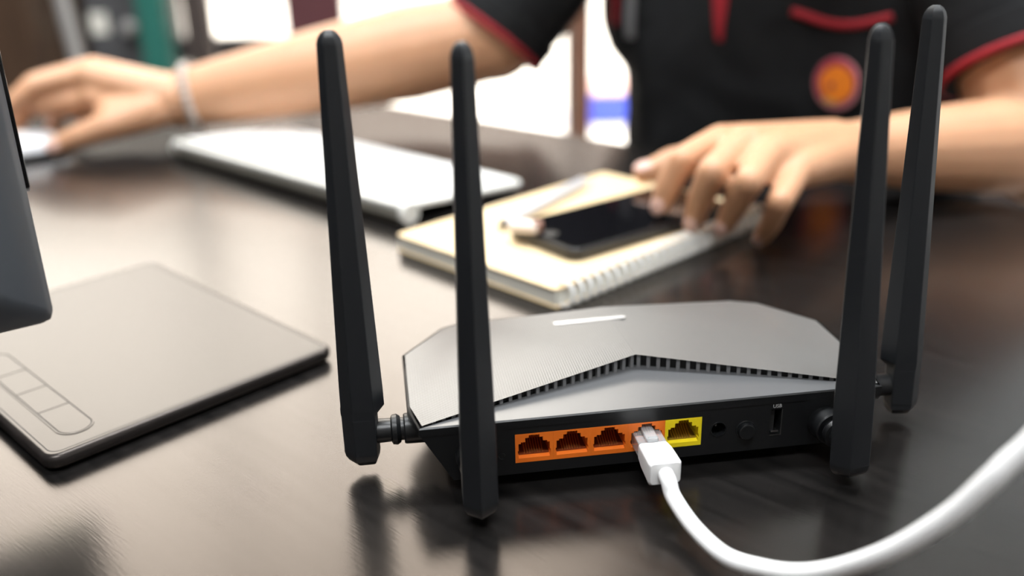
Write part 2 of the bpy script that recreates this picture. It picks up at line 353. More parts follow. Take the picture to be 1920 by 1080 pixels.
# lower shell: side walls and floor, the rear wall separately with its openings
bm = bmesh.new()
n = len(outl)
lo = [bm.verts.new(Vector((x, y, 6.0)) * K) for x, y in botl]; hi = [bm.verts.new(Vector((x, y, 27.0)) * K) for x, y in outl]
bm.faces.new(lo[::-1])
for i in range(n - 1): bm.faces.new((lo[i], lo[i + 1], hi[i + 1], hi[i]))
rear = lambda a, b: (a, 0.0, b)
PX0 = -57.0
holes = [[(PX0 + 0.0, 11.1), (PX0 + 75.5, 11.1), (PX0 + 75.5, 23.8), (PX0, 23.8)],
         circ(25.7, 17.3, 3.0), [(47.4, 12.2), (52.2, 12.2), (52.2, 24.0), (47.4, 24.0)]]
k0 = 93.5 + (81.5 - 93.5) * 0; 
loops = holed(bm, [(-81.5, 6.0), (81.5, 6.0), (93.5, 27.0), (-93.5, 27.0)], holes, rear)
for lp, dep in ((loops[1], 1.2), (loops[2], 9), (loops[3], 14)):
    back = [bm.verts.new(v.co + Vector((0, dep * K, 0))) for v in lp]
    for i in range(len(lp)): bm.faces.new((lp[i], lp[(i + 1) % len(lp)], back[(i + 1) % len(lp)], back[i]))
    if dep > 2: bm.faces.new(back)
bmesh.ops.remove_doubles(bm, verts=bm.verts, dist=1e-6)
from_bm('lower_shell', bm, M_BLACK, router)
# skirt of the cover, a little proud of the shell, below it the visible seam
off = [(x * 1.004, y * 1.004 - 0.35) for x, y in outl]
bm = bmesh.new()
a = [bm.verts.new(Vector((x, y, 26.9)) * K) for x, y in off]; b = [bm.verts.new(Vector((x, y, 30.0)) * K) for x, y in off]; c = [bm.verts.new(Vector((x * 0.994, 0.5 + y * 0.989, 30.5)) * K) for x, y in off]
for r0, r1 in ((a, b), (b, c)):
    for i in range(n): bm.faces.new((r0[i], r0[(i + 1) % n], r1[(i + 1) % n], r1[i]))
bm.faces.new(a[::-1])
from_bm('cover_skirt', bm, M_BLACK, router)
# smooth deck between the skirt and the V-shaped step
apx = (0.0, 33.0)
bm = bmesh.new()
pts = [(x * 0.992, 0.6 + y * 0.986, 30.5) for x, y in outl]
bm.faces.new([bm.verts.new(Vector(p) * K) for p in ((-92.8, 0.3, 30.5), (92.8, 0.3, 30.5), (0, 37.5, 31.0))])
from_bm('smooth_deck', bm, M_DECK, router)
# raised cover: faceted plate with a V-shaped rear edge
H_APX = 37.4
vd = {'rl': (-92.6, 1.0, 31.0), 'ap': (0, 33, H_APX), 'rr': (92.6, 1.0, 31.0), 's1': (-96.4, 18.2, 30.4), 's2': (-96.4, 65.6, 30.4), 's3': (-77.6, 91.2, 30.4), 's4': (-65.6, 96.6, 30.4),
      'cl': (-84, 22, 32.2), 'fl': (-68, 88, 33.2), 'fm': (0, 93, 34.2), 'f0': (0, 96.8, 30.6)}
for k_ in ('s1', 's2', 's3', 's4', 'cl', 'fl'): x, y, z = vd[k_]; vd[k_ + 'r'] = (-x, y, z)
bm = bmesh.new(); V = {k_: bm.verts.new(Vector(p) * K) for k_, p in vd.items()}
V0 = {k_: bm.verts.new(Vector((p[0], p[1] + (1.0 if k_ in ('rl', 'rr', 'ap') else 0), p[2] - (0.5 if k_ in ('rl', 'rr') else 0.5))) * K) for k_, p in vd.items() if k_ in ('rl', 'ap', 'rr')}
for f in (('rl', 'ap', 'fm', 'fl', 'cl'), ('rl', 'cl', 's1'), ('s1', 'cl', 'fl', 's2'), ('s2', 'fl', 's3'), ('s3', 'fl', 's4'), ('fl', 'fm', 'f0', 's4')):
    bm.faces.new([V[q] for q in f])
    mir = {'rl': 'rr', 'ap': 'ap', 'fm': 'fm', 'f0': 'f0'}
    bm.faces.new([V[mir.get(q, q + 'r')] for q in f[::-1]])
bm.faces.new((V['rl'], V0['rl'], V0['ap'], V['ap'])); bm.faces.new((V['ap'], V0['ap'], V0['rr'], V['rr']))
from_bm('raised_cover', bm, M_LID, router, auto=22, wn=False)
# V-shaped vent: a black wall under the cover's edge and the ribs across it
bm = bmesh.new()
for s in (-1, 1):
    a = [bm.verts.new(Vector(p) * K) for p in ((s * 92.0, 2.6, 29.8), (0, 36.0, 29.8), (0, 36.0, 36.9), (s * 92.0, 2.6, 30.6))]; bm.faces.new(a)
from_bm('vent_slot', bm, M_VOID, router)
for s in (-1, 1):
    for i in range(23):
        f = 0.012 + i * 0.0425                    # 0 at the apex, 1 at the rear corner
        if f > 0.965: break
        x = s * 92.4 * f; y = 33 + (1.0 - 33) * f; ztop = H_APX - 0.4 + (30.5 - (H_APX - 0.4)) * f; zb = 30.4 + 0.3 * (1 - f)
        bm = bmesh.new(); ang = math.atan2(-32, s * 92.4) if s > 0 else math.atan2(32, 92.4)
        bm_box(bm, -0.75, 0.75, 0.8, 2.8, zb - 0.5, max(ztop, zb + 0.3), 0, 1, Matrix.Translation((x * K, y * K, 0)) @ Matrix.Rotation(ang, 4, 'Z'))
        from_bm('vent_rib', bm, M_RIB, router)
for x in (-60, 60):
    for y in (14, 70): lathe('rubber_foot', [(0, 5), (5.9, 6)], (x, y, 0.1), (0, 0, 1), M_VOID, router)
# silver strip near the far edge of the cover
bm = bmesh.new(); pl = [(-18 + 18 * 0, 0)]
pts = rrect(-17, 17, -1.8, 1.8, 1.6, 4)
def cover_z(x, y):                            # height of the main facet left of the ridge
    A_, B_, C_ = Vector(vd['ap']), Vector(vd['fm']), Vector(vd['fl']); nn = (B_ - A_).cross(C_ - A_); return A_.z - (nn.x * (x - A_.x) + nn.y * (y - A_.y)) / nn.z
lo = [bm.verts.new(Vector((x - 10, y + 77, cover_z(x - 10, y + 77) - 0.1)) * K) for x, y in pts]; hi = [bm.verts.new(Vector((x - 10, y + 77, cover_z(x - 10, y + 77) + 0.25)) * K) for x, y in pts]
bm.faces.new(hi)
for i in range(len(pts)): bm.faces.new((lo[i], lo[(i + 1) % len(pts)], hi[(i + 1) % len(pts)], hi[i]))
tag(from_bm('silver_strip', bm, M_SILVERSTRIP, router), 'bright silver strip on the cover', None)
# network ports
M_ORANGE_D = mat('orange_port_shade', (0.16, 0.03, 0.006), 0.5); M_YELLOW_D = mat('yellow_port_shade', (0.22, 0.13, 0.01), 0.5)  # darker orange and yellow stand in for shade inside the ports
def port(x0, m, label, w, dark):
    bm = bmesh.new(); cx = w / 2
    T = [(-6.2, 1.9), (6.2, 1.9), (6.2, 3.4), (6.55, 3.4), (6.55, 5.2), (6.2, 5.2), (6.2, 8.4), (5.2, 8.4), (5.2, 9.1), (3.5, 9.1), (3.5, 10.9), (2.1, 10.9), (2.1, 12.0),
         (-2.1, 12.0), (-2.1, 10.9), (-3.5, 10.9), (-3.5, 9.1), (-5.2, 9.1), (-5.2, 8.4), (-6.2, 8.4), (-6.2, 5.2), (-6.55, 5.2), (-6.55, 3.4), (-6.2, 3.4)]
    to3 = lambda a_, b_: (a_, -0.15, b_)
    lp = holed(bm, [(-cx, 0), (cx, 0), (cx, 12.7), (-cx, 12.7)], [T], to3)
    hole = lp[1]
    lip = [bm.verts.new(Vector((v.co.x, 0.0012, v.co.z + (0.0005 if v.co.z < 0.0020 else 0))) ) for v in hole]
    back = [bm.verts.new(Vector((v.co.x * 0.97, 0.0135, v.co.z)) ) for v in lip]
    for r0, r1 in ((hole, lip), (lip, back)):
        for i in range(len(hole)): bm.faces.new((r0[i], r0[(i + 1) % len(hole)], r1[(i + 1) % len(hole)], r1[i]))
    bm.faces.new(back)
    o = lp[0]; ob = [bm.verts.new(v.co + Vector((0, 0.003, 0))) for v in o]
    for i in range(4): bm.faces.new((o[i], o[(i + 1) % 4], ob[(i + 1) % 4], ob[i]))
    p = from_bm('network_port', bm, m, router); p.location = Vector((x0 + cx, 0, 11.1)) * K; p['label'] = label
    bm = bmesh.new()
    for i in range(8):
        x = (i - 3.5) * 1.02
        loft_bm(bm, tube_rings([(x, 1.8, 3.0), (x, 2.6, 3.3), (x, 6.0, 4.6), (x, 11.5, 7.6)], 0.27, 6))
    from_bm('contact_pins', bm, M_GOLD, p)
    box('shade_floor', -6.0, 6.0, 1.6, 13.0, 2.3, 2.9, dark, p)  # dark slab that colours the cavity floor as if in shade
    return p
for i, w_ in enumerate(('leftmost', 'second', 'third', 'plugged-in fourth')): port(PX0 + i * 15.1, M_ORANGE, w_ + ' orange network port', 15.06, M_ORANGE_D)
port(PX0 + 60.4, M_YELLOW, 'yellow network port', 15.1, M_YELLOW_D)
# power socket, power button, reset hole, USB socket
lathe('socket_pin', [(0, 0.6), (5, 0.6), (5.4, 0.3)], (25.7, 8.5, 17.3), (0, -1, 0), M_STEEL, router)
bm = bmesh.new(); loft_bm(bm, [[(25.7 + r * math.cos(q * math.pi / 14), y, 17.3 + r * math.sin(q * math.pi / 14)) for q in range(28)] for r, y in ((3.0, 0.3), (3.05, -0.25), (3.4, -0.25), (3.5, 0.1))], False)
from_bm('power_socket_rim', bm, M_BLACK_GLOSS, router)
pb = lathe('power_button', [(0, 3.5), (1.6, 3.5), (2.1, 3.3), (2.3, 2.9), (2.15, 1.2), (2.1, 0.1)], (37.2, 0.05, 15.8), (0, -1, 0), M_BLACK, router)
lathe('button_collar', [(0, 4.3), (0.35, 4.1), (0.4, 3.7)], (37.2, 0.05, 15.8), (0, -1, 0), M_BLACK_GLOSS, router)
lathe('reset_button', [(0, 1.5), (0.3, 1.5), (0.35, 1.1), (0.1, 1.0), (0.1, 0.1)], (-62.3, 0.05, 14.6), (0, -1, 0), M_BLACK, router)
bm = bmesh.new()
bm_box(bm, 51.85, 52.25, -0.25, 9, 12.1, 23.9); bm_box(bm, 47.5, 51.85, -0.25, 9, 12.1, 12.4); bm_box(bm, 47.4, 47.6, 0.6, 9, 12.4, 23.9); bm_box(bm, 47.6, 51.85, 0.6, 9, 23.7, 23.9)
us = from_bm('usb_socket', bm, mat('usb_shell_steel', (0.35, 0.36, 0.36), 0.28, metal=1.0), router)
box('tongue', 48.0, 49.6, 1.5, 9, 13.4, 22.8, M_VOID, us)
box('spring_tab', 47.9, 51.0, -0.15, 0.4, 13.7, 14.2, M_STEEL, us)
def text_mesh(txt, size, depth=0.05):
    cu = bpy.data.curves.new('text', 'FONT'); cu.body = txt; cu.size = size * K; cu.extrude = depth * K; cu.align_x = 'CENTER'
    o = bpy.data.objects.new('tmp', cu); C.objects.link(o); bpy.context.view_layer.update()
    me = bpy.data.meshes.new_from_object(o.evaluated_get(bpy.context.evaluated_depsgraph_get())); bpy.data.objects.remove(o); return me
tx = link('usb_lettering', text_mesh('USB', 2.2), M_PRINT, router); tx.location = Vector((49.9, -0.1, 24.75)) * K; tx.rotation_euler = (R(90), 0, 0)

# antennas, each on a hinged knuckle
def antenna(x, y, lean, yaw, label, boss, side):
    """blade upright at (x, y); boss = point of the shell its connector grows from"""
    bm = bmesh.new(); rings = []
    prof = [(0.0, 0.62, 0.52, 1.2), (1.2, 0.80, 0.75, 0.6), (3.2, 0.94, 0.92, 0), (6.0, 1.0, 1.0, 0), (22, 1.0, 1.0, 0), (34, 0.985, 0.99, 0), (166.5, 0.53, 0.57, 0), (169.0, 0.45, 0.49, 0), (170.6, 0.33, 0.36, 0), (171.6, 0.17, 0.18, 0)]
    for z, fw, ft, _ in prof:
        w = 8.85 * fw; th = 6.5 * ft
        hexa = [(-w, 0), (-0.46 * w, -th), (0.50 * w, -th), (w, 0), (0.50 * w, th), (-0.46 * w, th)]
        if side and z <= 23:                  # the blade steps back above its knuckle on the router's side
            lim = w if z > 22.9 else w * 0.66
            hexa = [((min(px * side, lim)) * side, py) for px, py in hexa]
        rings.append([(px, py, z) for px, py in hexa])
    if side:
        w = 8.85; base = [(px, py, 25.5) for px, py in [(-w, 0), (-0.46 * w, -6.5), (0.50 * w, -6.5), (w, 0), (0.50 * w, 6.5), (-0.46 * w, 6.5)]]
        rings.insert(5, base)
    loft_bm(bm, rings)
    bmesh.ops.recalc_face_normals(bm, faces=bm.faces)
    es = [e for e in bm.edges if e.calc_length() > 0.008]
    bmesh.ops.bevel(bm, geom=es, offset=0.5 * K, segments=2, affect='EDGES', profile=0.5)
    o = from_bm('antenna', bm, M_ANT, router, auto=25)
    o.location = Vector((x, y, 4.6)) * K; o.rotation_euler = (lean[1], lean[0], yaw); o['label'] = label
    inv = (Matrix.Translation(o.location) @ o.rotation_euler.to_matrix().to_4x4()).inverted()
    def put(ob): ob.parent = o; ob.matrix_parent_inverse = inv
    b = Vector(boss); a = Vector((x, y, boss[2])); d = (a - b).normalized(); L = (a - b).length
    rb = 6.2 if side else 6.9
    put(lathe('connector_boss', [(-6, rb + 0.3), (5.2, rb), (5.8, rb - 0.5), (5.8, 4.2)], b, d, M_BLACK, None))
    put(lathe('collar', [(6.9, 4.4), (7.2, 5.4), (8.6, 6.3), (10.4, 6.0), (11.0, 4.9), (11.2, 4.3)], b, d, M_BLACK, None))
    put(lathe('knuckle', [(5.6, 4.6), (L - 4, 5.0), (L, 4.8)], b, d, M_BLACK, None))
    return o
antenna(-115.2, 23.0, (R(0.1), 0), 0, 'antenna at the left end of the router', (-93.6, 23, 18.0), 1)
antenna(-73.4, -20.0, (R(-0.9), 0), R(88), 'antenna standing nearest, beside the reset button', (-73.4, -0.5, 17.0), 0)
antenna(72.6, -20.0, (R(-3.1), R(0)), R(7), 'antenna in front of the right rear corner, by the USB socket', (70.6, -0.5, 16.0), 0)
antenna(115.8, 22.0, (R(-2.0), R(-1.0)), R(-14), 'antenna at the right end of the router', (93.6, 22, 18.0), -1)

# ---------------------------------------------------------------- network cable
cable = tag(empty('network_cable', (48.5, 318.5, 0)), 'white network cable plugged into the fourth orange port', 'cable')
def rl(s, t_, z):                             # router local -> cable local
    c, s_ = math.cos(RY), math.sin(RY); return Vector((56.16 + s * c - t_ * s_ - 48.5, 325.64 + s * s_ + t_ * c - 318.5, z))
CX = PX0 + 52.85
rotc = Matrix.Rotation(RY, 4, 'Z')
def cbox(name, x0, x1, y0, y1, z0, z1, m, bev):
    bm = bmesh.new(); bm_box(bm, x0, x1, y0, y1, z0, z1, bev, 3, Matrix.Translation(rl(CX, 0, 0) * K) @ rotc); return from_bm(name, bm, m, cable, auto=30)
cbox('clear_plug', -5.7, 5.7, -11.5, 9.0, 13.4, 19.6, M_CLEAR, 0.5)
lt = cbox('latch', -2.4, 2.4, -8.5, 4.0, 19.9, 21.2, M_CLEAR, 0.3)
cbox('latch_hook', -2.0, 2.0, -9.6, -7.8, 19.4, 22.0, M_CLEAR, 0.3)
bm = bmesh.new()
def brect(y, w0, w1, z0, z1): return [rl(CX + px, y, pz) for px, pz in rrect(-w0, w1, z0, z1, 1.5, 4)]
loft_bm(bm, [brect(-8.6, 5.2, 5.2, 13.8, 19.2), brect(-9.2, 5.9, 5.9, 12.6, 20.1), brect(-14, 6.2, 6.2, 11.8, 20.9), brect(-24.5, 6.3, 6.3, 11.2, 21.3), brect(-25.6, 5.7, 5.7, 11.9, 20.7)])
from_bm('boot', bm, M_WHITE_PL, cable, auto=40)
e0 = rl(CX, -25.0, 16.2); e1 = rl(CX, -30, 15.6)
world = [(57.5, 291, 11.5), (62.5, 277, 8.5), (70, 261, 8.5), (80, 251, 11), (89, 242, 16), (98, 233, 25), (108, 222, 40), (118, 214, 57), (125, 210, 71), (131, 209, 80),
         (150, 205, 105), (185, 180, 112), (240, 120, 70), (300, 60, 20), (360, 10, 3.2), (430, -60, 3.2), (500, -120, 3.2)]
pts = [e0, e1] + [Vector(p) - Vector((48.5, 318.5, 0)) for p in world]
tube('cable_jacket', spline(pts, 8), 3.05, M_WHITE_PL, cable, 20)

# ---------------------------------------------------------------- pen tablet
TA = R(45.6)
tab = tag(empty('pen_tablet', (-192.5, 333.0, 0), TA), 'flat black drawing tablet with a pill-shaped key strip, lying under the computer', 'drawing tablet')
TW, TL = 144.5, 196.0                          # local x along the front edge, local y along the key strip
prism('tablet_body', rrect(0, TW, 0, TL, 7, 8), 1.2, 8.0, M_TABLET, tab, 2.6, 5)
prism('rubber_base', rrect(4, TW - 4, 4, TL - 4, 6, 6), 0.0, 1.3, M_VOID, tab)
bm = bmesh.new()                              # groove line just inside the edge
o1, o2 = rrect(3.4, TW - 3.4, 3.4, TL - 3.4, 5, 8), rrect(3.9, TW - 3.9, 3.9, TL - 3.9, 4.6, 8)
a = [bm.verts.new(Vector((x, y, 8.03)) * K) for x, y in o1]; b = [bm.verts.new(Vector((x, y, 8.03)) * K) for x, y in o2]
for i in range(len(a)): bm.faces.new((a[i], a[(i + 1) % len(a)], b[(i + 1) % len(a)], b[i]))
from_bm('edge_groove', bm, M_VOID, tab)
SX0, SX1, SY0, SY1 = 12.0, 28.2, 12.5, 125.0
def ring_prism(name, p_out, p_in, z0, z1, m, parent):
    bm = bmesh.new(); L_ = [[bm.verts.new(Vector((x, y, z)) * K) for x, y in p] for p, z in ((p_out, z0), (p_out, z1), (p_in, z1), (p_in, z0))]
    n_ = len(p_out)
    for q in range(3):
        for i in range(n_): bm.faces.new((L_[q][i], L_[q][(i + 1) % n_], L_[q + 1][(i + 1) % n_], L_[q + 1][i]))
    return from_bm(name, bm, m, parent)
strip = ring_prism('key_strip', rrect(SX0, SX1, SY0, SY1, 8.0, 10), rrect(SX0 + 0.7, SX1 - 0.7, SY0 + 0.7, SY1 - 0.7, 7.4, 10), 7.9, 8.25, M_TABLET, tab)
ring_prism('key_gap', rrect(SX0 + 0.7, SX1 - 0.7, SY0 + 0.7, SY1 - 0.7, 7.4, 10), rrect(SX0 + 1.2, SX1 - 1.2, SY0 + 1.2, SY1 - 1.2, 6.9, 10), 7.9, 8.04, M_VOID, tab)
cuts = [SY0 + 1.2, 43.0, 68.7, 94.5, SY1 - 1.2]
for i in range(4):
    y0, y1 = cuts[i] + (0.3 if i else 0), cuts[i + 1] - (0.3 if i < 3 else 0)
    x0, x1 = SX0 + 1.2, SX1 - 1.2; r = 6.8; pts = []
    if i == 0: pts = [(x1, y1), (x0, y1)] + [p for p in rrect(x0, x1, y0, y0 + 14, r, 8) if p[1] < y0 + r + 0.01]
    elif i == 3: pts = [(x0, y0), (x1, y0)] + [p for p in rrect(x0, x1, y1 - 14, y1, r, 8) if p[1] > y1 - r - 0.01]
    else: pts = [(x0, y0), (x1, y0), (x1, y1), (x0, y1)]
    prism('express_key', pts, 7.5, 8.2, M_TABLET, strip, 0.1, 1)

# ---------------------------------------------------------------- all-in-one computer at the left edge
MA = R(35.6)
mon = tag(empty('desktop_computer', (-201.5 - 264 * math.cos(MA), 380 - 264 * math.sin(MA), 0), MA), 'grey all-in-one computer seen from behind at the left edge', 'computer')
# local x = along the screen, right edge at +264; local y = towards the screen side
bm = bmesh.new(); pr = rrect(-264, 264, 52, 460, 6, 6)
rings = []
for yy, ins in ((0.0, 0.8), (-0.8, 0.0), (-4.5, 0.0), (-6.0, 1.2)):
    rings.append([(max(min(x, 264 - ins), -264 + ins), yy, max(min(z, 460 - ins), 52 + ins)) for x, z in pr])
for k_ in range(1, 9):
    f = k_ / 8; rings.append([(x * (1 - 0.5 * f * f - 0.05 * f), -6.0 - 36 * math.sin(f * math.pi / 2), 256 + (z - 256) * (1 - 0.5 * f * f - 0.1 * f)) for x, z in pr])
loft_bm(bm, rings[::-1])
from_bm('aluminium_shell', bm, M_ALU, mon, auto=40)
prism_bm = bmesh.new(); bm_box(prism_bm, -266.3, 266.3, 0.0, 2.6, 110, 462, 0.6, 2)
gl = from_bm('front_glass', prism_bm, M_GLASS_BLACK, mon, auto=30)
box('display', -240, 240, 2.6, 2.7, 134, 436, mat('dark_screen', (0.02, 0.022, 0.03), 0.08), gl)
box('bottom_seal', 255, 266.0, 0.0, 2.4, 108.9, 110.0, M_STEEL, gl)
bm = bmesh.new()
bm_box(bm, -90, 90, -150, 30, 0, 5, 2.0); bm_box(bm, -80, 80, -52, -44, 4, 210, 2.0)
from_bm('stand', bm, M_ALU, mon, auto=30)

# ---------------------------------------------------------------- keyboard
KA = R(-43.8)
kb = tag(empty('keyboard', (-200.5, 768.0, 0), KA), 'white wireless keyboard on the desk between the two hands', 'keyboard')
L2, KW = 169.0, 134.0                          # local x along the raised edge, local y towards the person
def kz(y): return 17.5 - 10.5 * y / KW
bm = bmesh.new()
def kplate(z_off, ins): return [(x, y, kz(y) + z_off) for x, y in rrect(-L2 + ins, L2 - ins, ins, KW - ins, 12, 8)]
loft_bm(bm, [kplate(-4.5, 1.0), kplate(-3.6, 0), kplate(-1.0, 0), kplate(0, 0.8)])
from_bm('keyboard_plate', bm, M_KB_BODY, kb, auto=35)
tube('battery_tube', [(-L2 + 3, 9, 9.0), (L2 - 3, 9, 9.0)], 8.6, M_KB_UNDER, kb, 24)
for s in (-1, 1): lathe('tube_cap', [(0, 8.8), (3, 8.8), (4, 8.0)], (s * (L2 - 4), 9, 9.0), (s, 0, 0), M_KB_BODY, kb)
for s in (-1, 1): box('front_foot', s * 130 - 12, s * 130 + 12, KW - 18, KW - 8, 0.0, 4.5, M_KB_UNDER, kb, 1)
rows = [(14, 1.0), (14, 1.0), (14, 1.0), (13, 1.0), (12, 1.0)]
keymesh = {}
for r in range(6):
    y0 = 11 + r * 19.6; h = 18.0 if r else 12
    cols = [1] * 14 if r < 4 else ([1.5] + [1] * 11 + [1.5] if r == 4 else [1.2, 1.2, 1.2, 5.4, 1.2, 1.2, 1.2, 1.4])
    unit = (2 * L2 - 16) / sum(cols); x = -L2 + 8
    for cw in cols:
        w = cw * unit - 1.6
        key = (round(w, 2), h)
        if key not in keymesh:
            b2 = bmesh.new(); bm_box(b2, -w / 2, w / 2, -h / 2, h / 2, -0.5, 1.9, 0.8, 2); me = bpy.data.meshes.new('key'); b2.to_mesh(me); b2.free(); me.materials.append(M_KB); keymesh[key] = me
        k_ = link('key', keymesh[key], None, kb)
        yc = y0 + h / 2; k_.location = Vector((x + cw * unit / 2, yc, kz(yc) + 0.4)) * K; k_.rotation_euler = (-math.atan(10.5 / KW), 0, 0)
        x += cw * unit

# ---------------------------------------------------------------- spiral notebook, phone, pen
NA = R(43.6)
nb = tag(empty('spiral_notebook', (30.0, 490.5, 0), NA), 'cream notebook with white coil binding lying under the phone', 'notebook')
NL, NW = 214.0, 156.0                          # local x along the coil edge, local y away from it (to the left)
box('back_cover', 0, NL, 7, NW, 0.1, 1.2, M_COVER, nb, 0.4, 1)
box('pages', 1, NL - 1, 8, NW - 1, 1.2, 10.8, M_PAPER, nb, 0.5, 2)
prism('front_cover', rrect(0, NL, 7, NW, 4, 5), 10.8, 12.0, M_COVER, nb, 0.4, 2)
bm = bmesh.new(); n1, n2 = 30, 6
for i in range(n1):
    a = 2 * math.pi * i / n1
    for j in range(n2):
        bb = 2 * math.pi * j / n2; rr = 7.0 + 1.15 * math.cos(bb)
        bm.verts.new(Vector((1.15 * math.sin(bb) + 0.9 * math.sin(a), rr * math.cos(a), rr * math.sin(a))) * K)
bm.verts.ensure_lookup_table()
for i in range(n1):
    for j in range(n2):
        q = lambda a_, b_: bm.verts[(a_ % n1) * n2 + b_ % n2]
        bm.faces.new((q(i, j), q(i + 1, j), q(i + 1, j + 1), q(i, j + 1)))
bmesh.ops.recalc_face_normals(bm, faces=bm.faces)
rme = bpy.data.meshes.new('coil_ring'); bm.to_mesh(rme); bm.free(); rme.materials.append(M_RING)
for p_ in rme.polygons: p_.use_smooth = True
for i in range(27):
    o = link('coil_ring', rme, None, nb); o.location = Vector((6 + i * (NL - 12) / 26, 6.2, 7.9)) * K

PA = R(36.5)
ph = tag(empty('smartphone', (38.0, 537.5, 12.0), PA), 'black smartphone lying on the notebook under the fingertips', 'phone')
PL, PW = 146.0, 69.0
prism('phone_body', rrect(0, PL, 0, PW, 9, 8), 0.05, 8.0, M_PHONE, ph, 1.6, 3)
prism('screen_glass', rrect(1.6, PL - 1.6, 1.6, PW - 1.6, 7.5, 8), 7.9, 8.6, M_GLASS_BLACK, ph, 0.3, 2)
box('speaker_slot', 5.2, 6.2, 27, 42, 8.55, 8.65, M_VOID, ph)
lathe('home_button', [(0, 5.2), (0.1, 5.2), (0.12, 4.6)], (10, PW / 2, 8.58), (0, 0, 1), M_PHONE, ph)
box('side_button', 40, 58, -0.5, 0.6, 3.2, 5.0, M_PHONE, ph, 0.2)

pen = tag(empty('pen', (0, 612, 12.0)), 'silver pen lying on the notebook behind the phone', 'pen')
pd = Vector((66, 104, 0)).normalized(); p0 = Vector((-9, -12, 4.2))
lathe('barrel', [(10, 3.2), (14, 3.9), (70, 4.1), (118, 3.9), (124, 3.2)], p0, pd, M_PEN, pen)
lathe('tip', [(0, 0.5), (2, 0.9), (10, 3.0), (11, 3.2)], p0, pd, M_BLACK_GLOSS, pen)
lathe('push_button', [(123, 2.0), (131, 2.0), (132, 1.4)], p0, pd, M_PEN, pen)
bm = bmesh.new(); bm_box(bm, -0.9, 0.9, 78, 122, 4.2, 5.2, 0.3, 1, Matrix.Translation(p0 * K) @ Matrix.Rotation(math.atan2(pd.y, pd.x) - math.pi / 2, 4, 'Z'))
from_bm('clip', bm, M_PEN, pen)
er = tag(empty('lump', (9, 577, 20.7), R(-20)), 'small cream lump on the near left corner of the phone', 'lump')  # cream block with a brown end, on the phone's corner
prism('lump_body', rrect(-11, 11, -6, 6, 4, 5), 0, 6.5, M_LUMP, er, 2.2, 3)
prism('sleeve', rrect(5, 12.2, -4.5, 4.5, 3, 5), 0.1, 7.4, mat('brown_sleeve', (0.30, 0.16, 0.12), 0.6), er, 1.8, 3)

# ---------------------------------------------------------------- computer mouse
ms = tag(empty('computer_mouse', (-487, 905, 0), math.atan2(-0.55, -0.84)), 'white computer mouse under the hand at the left edge', 'mouse')
def dome(name, L_, W_, z0, z1, m, parent, pw=2.6, base=0.0):
    bm = bmesh.new(); nu, nv = 28, 8; rings = []
    for j in range(nv):
        f = j / (nv - 1); r = math.cos(f * math.pi / 2) ** 0.75 if j < nv - 1 else 0.02; z = z0 + (z1 - z0) * math.sin(f * math.pi / 2)
        ring = []
        for i in range(nu):
            a = 2 * math.pi * i / nu; ca, sa = math.cos(a), math.sin(a); rr = (abs(ca) ** pw + abs(sa) ** pw) ** (-1 / pw)
            ring.append((L_ * rr * ca * r, W_ * rr * sa * r, z))
        rings.append(ring)
    loft_bm(bm, rings); return from_bm(name, bm, m, parent, auto=60)
dome('top_shell', 57, 28.5, 6.0, 24, M_MOUSE, ms)
prism('mouse_base', rrect(-54, 54, -26, 26, 24, 8), 0.2, 6.4, M_BLACK, ms, 1.5, 2)

# ---------------------------------------------------------------- the person
E_ = Vector((math.cos(DA), math.sin(DA), 0)); N_ = Vector((-math.sin(DA), math.cos(DA), 0))   # along the desk edge / away from the desk
def en(e, n_, z): v = E_ * e + N_ * n_; return Vector((v.x, v.y, z))
PB = en(-442, 960, FZ)
person = tag(empty('person', PB), 'person in a black short-sleeved shirt with red piping, seated across the desk', 'person')

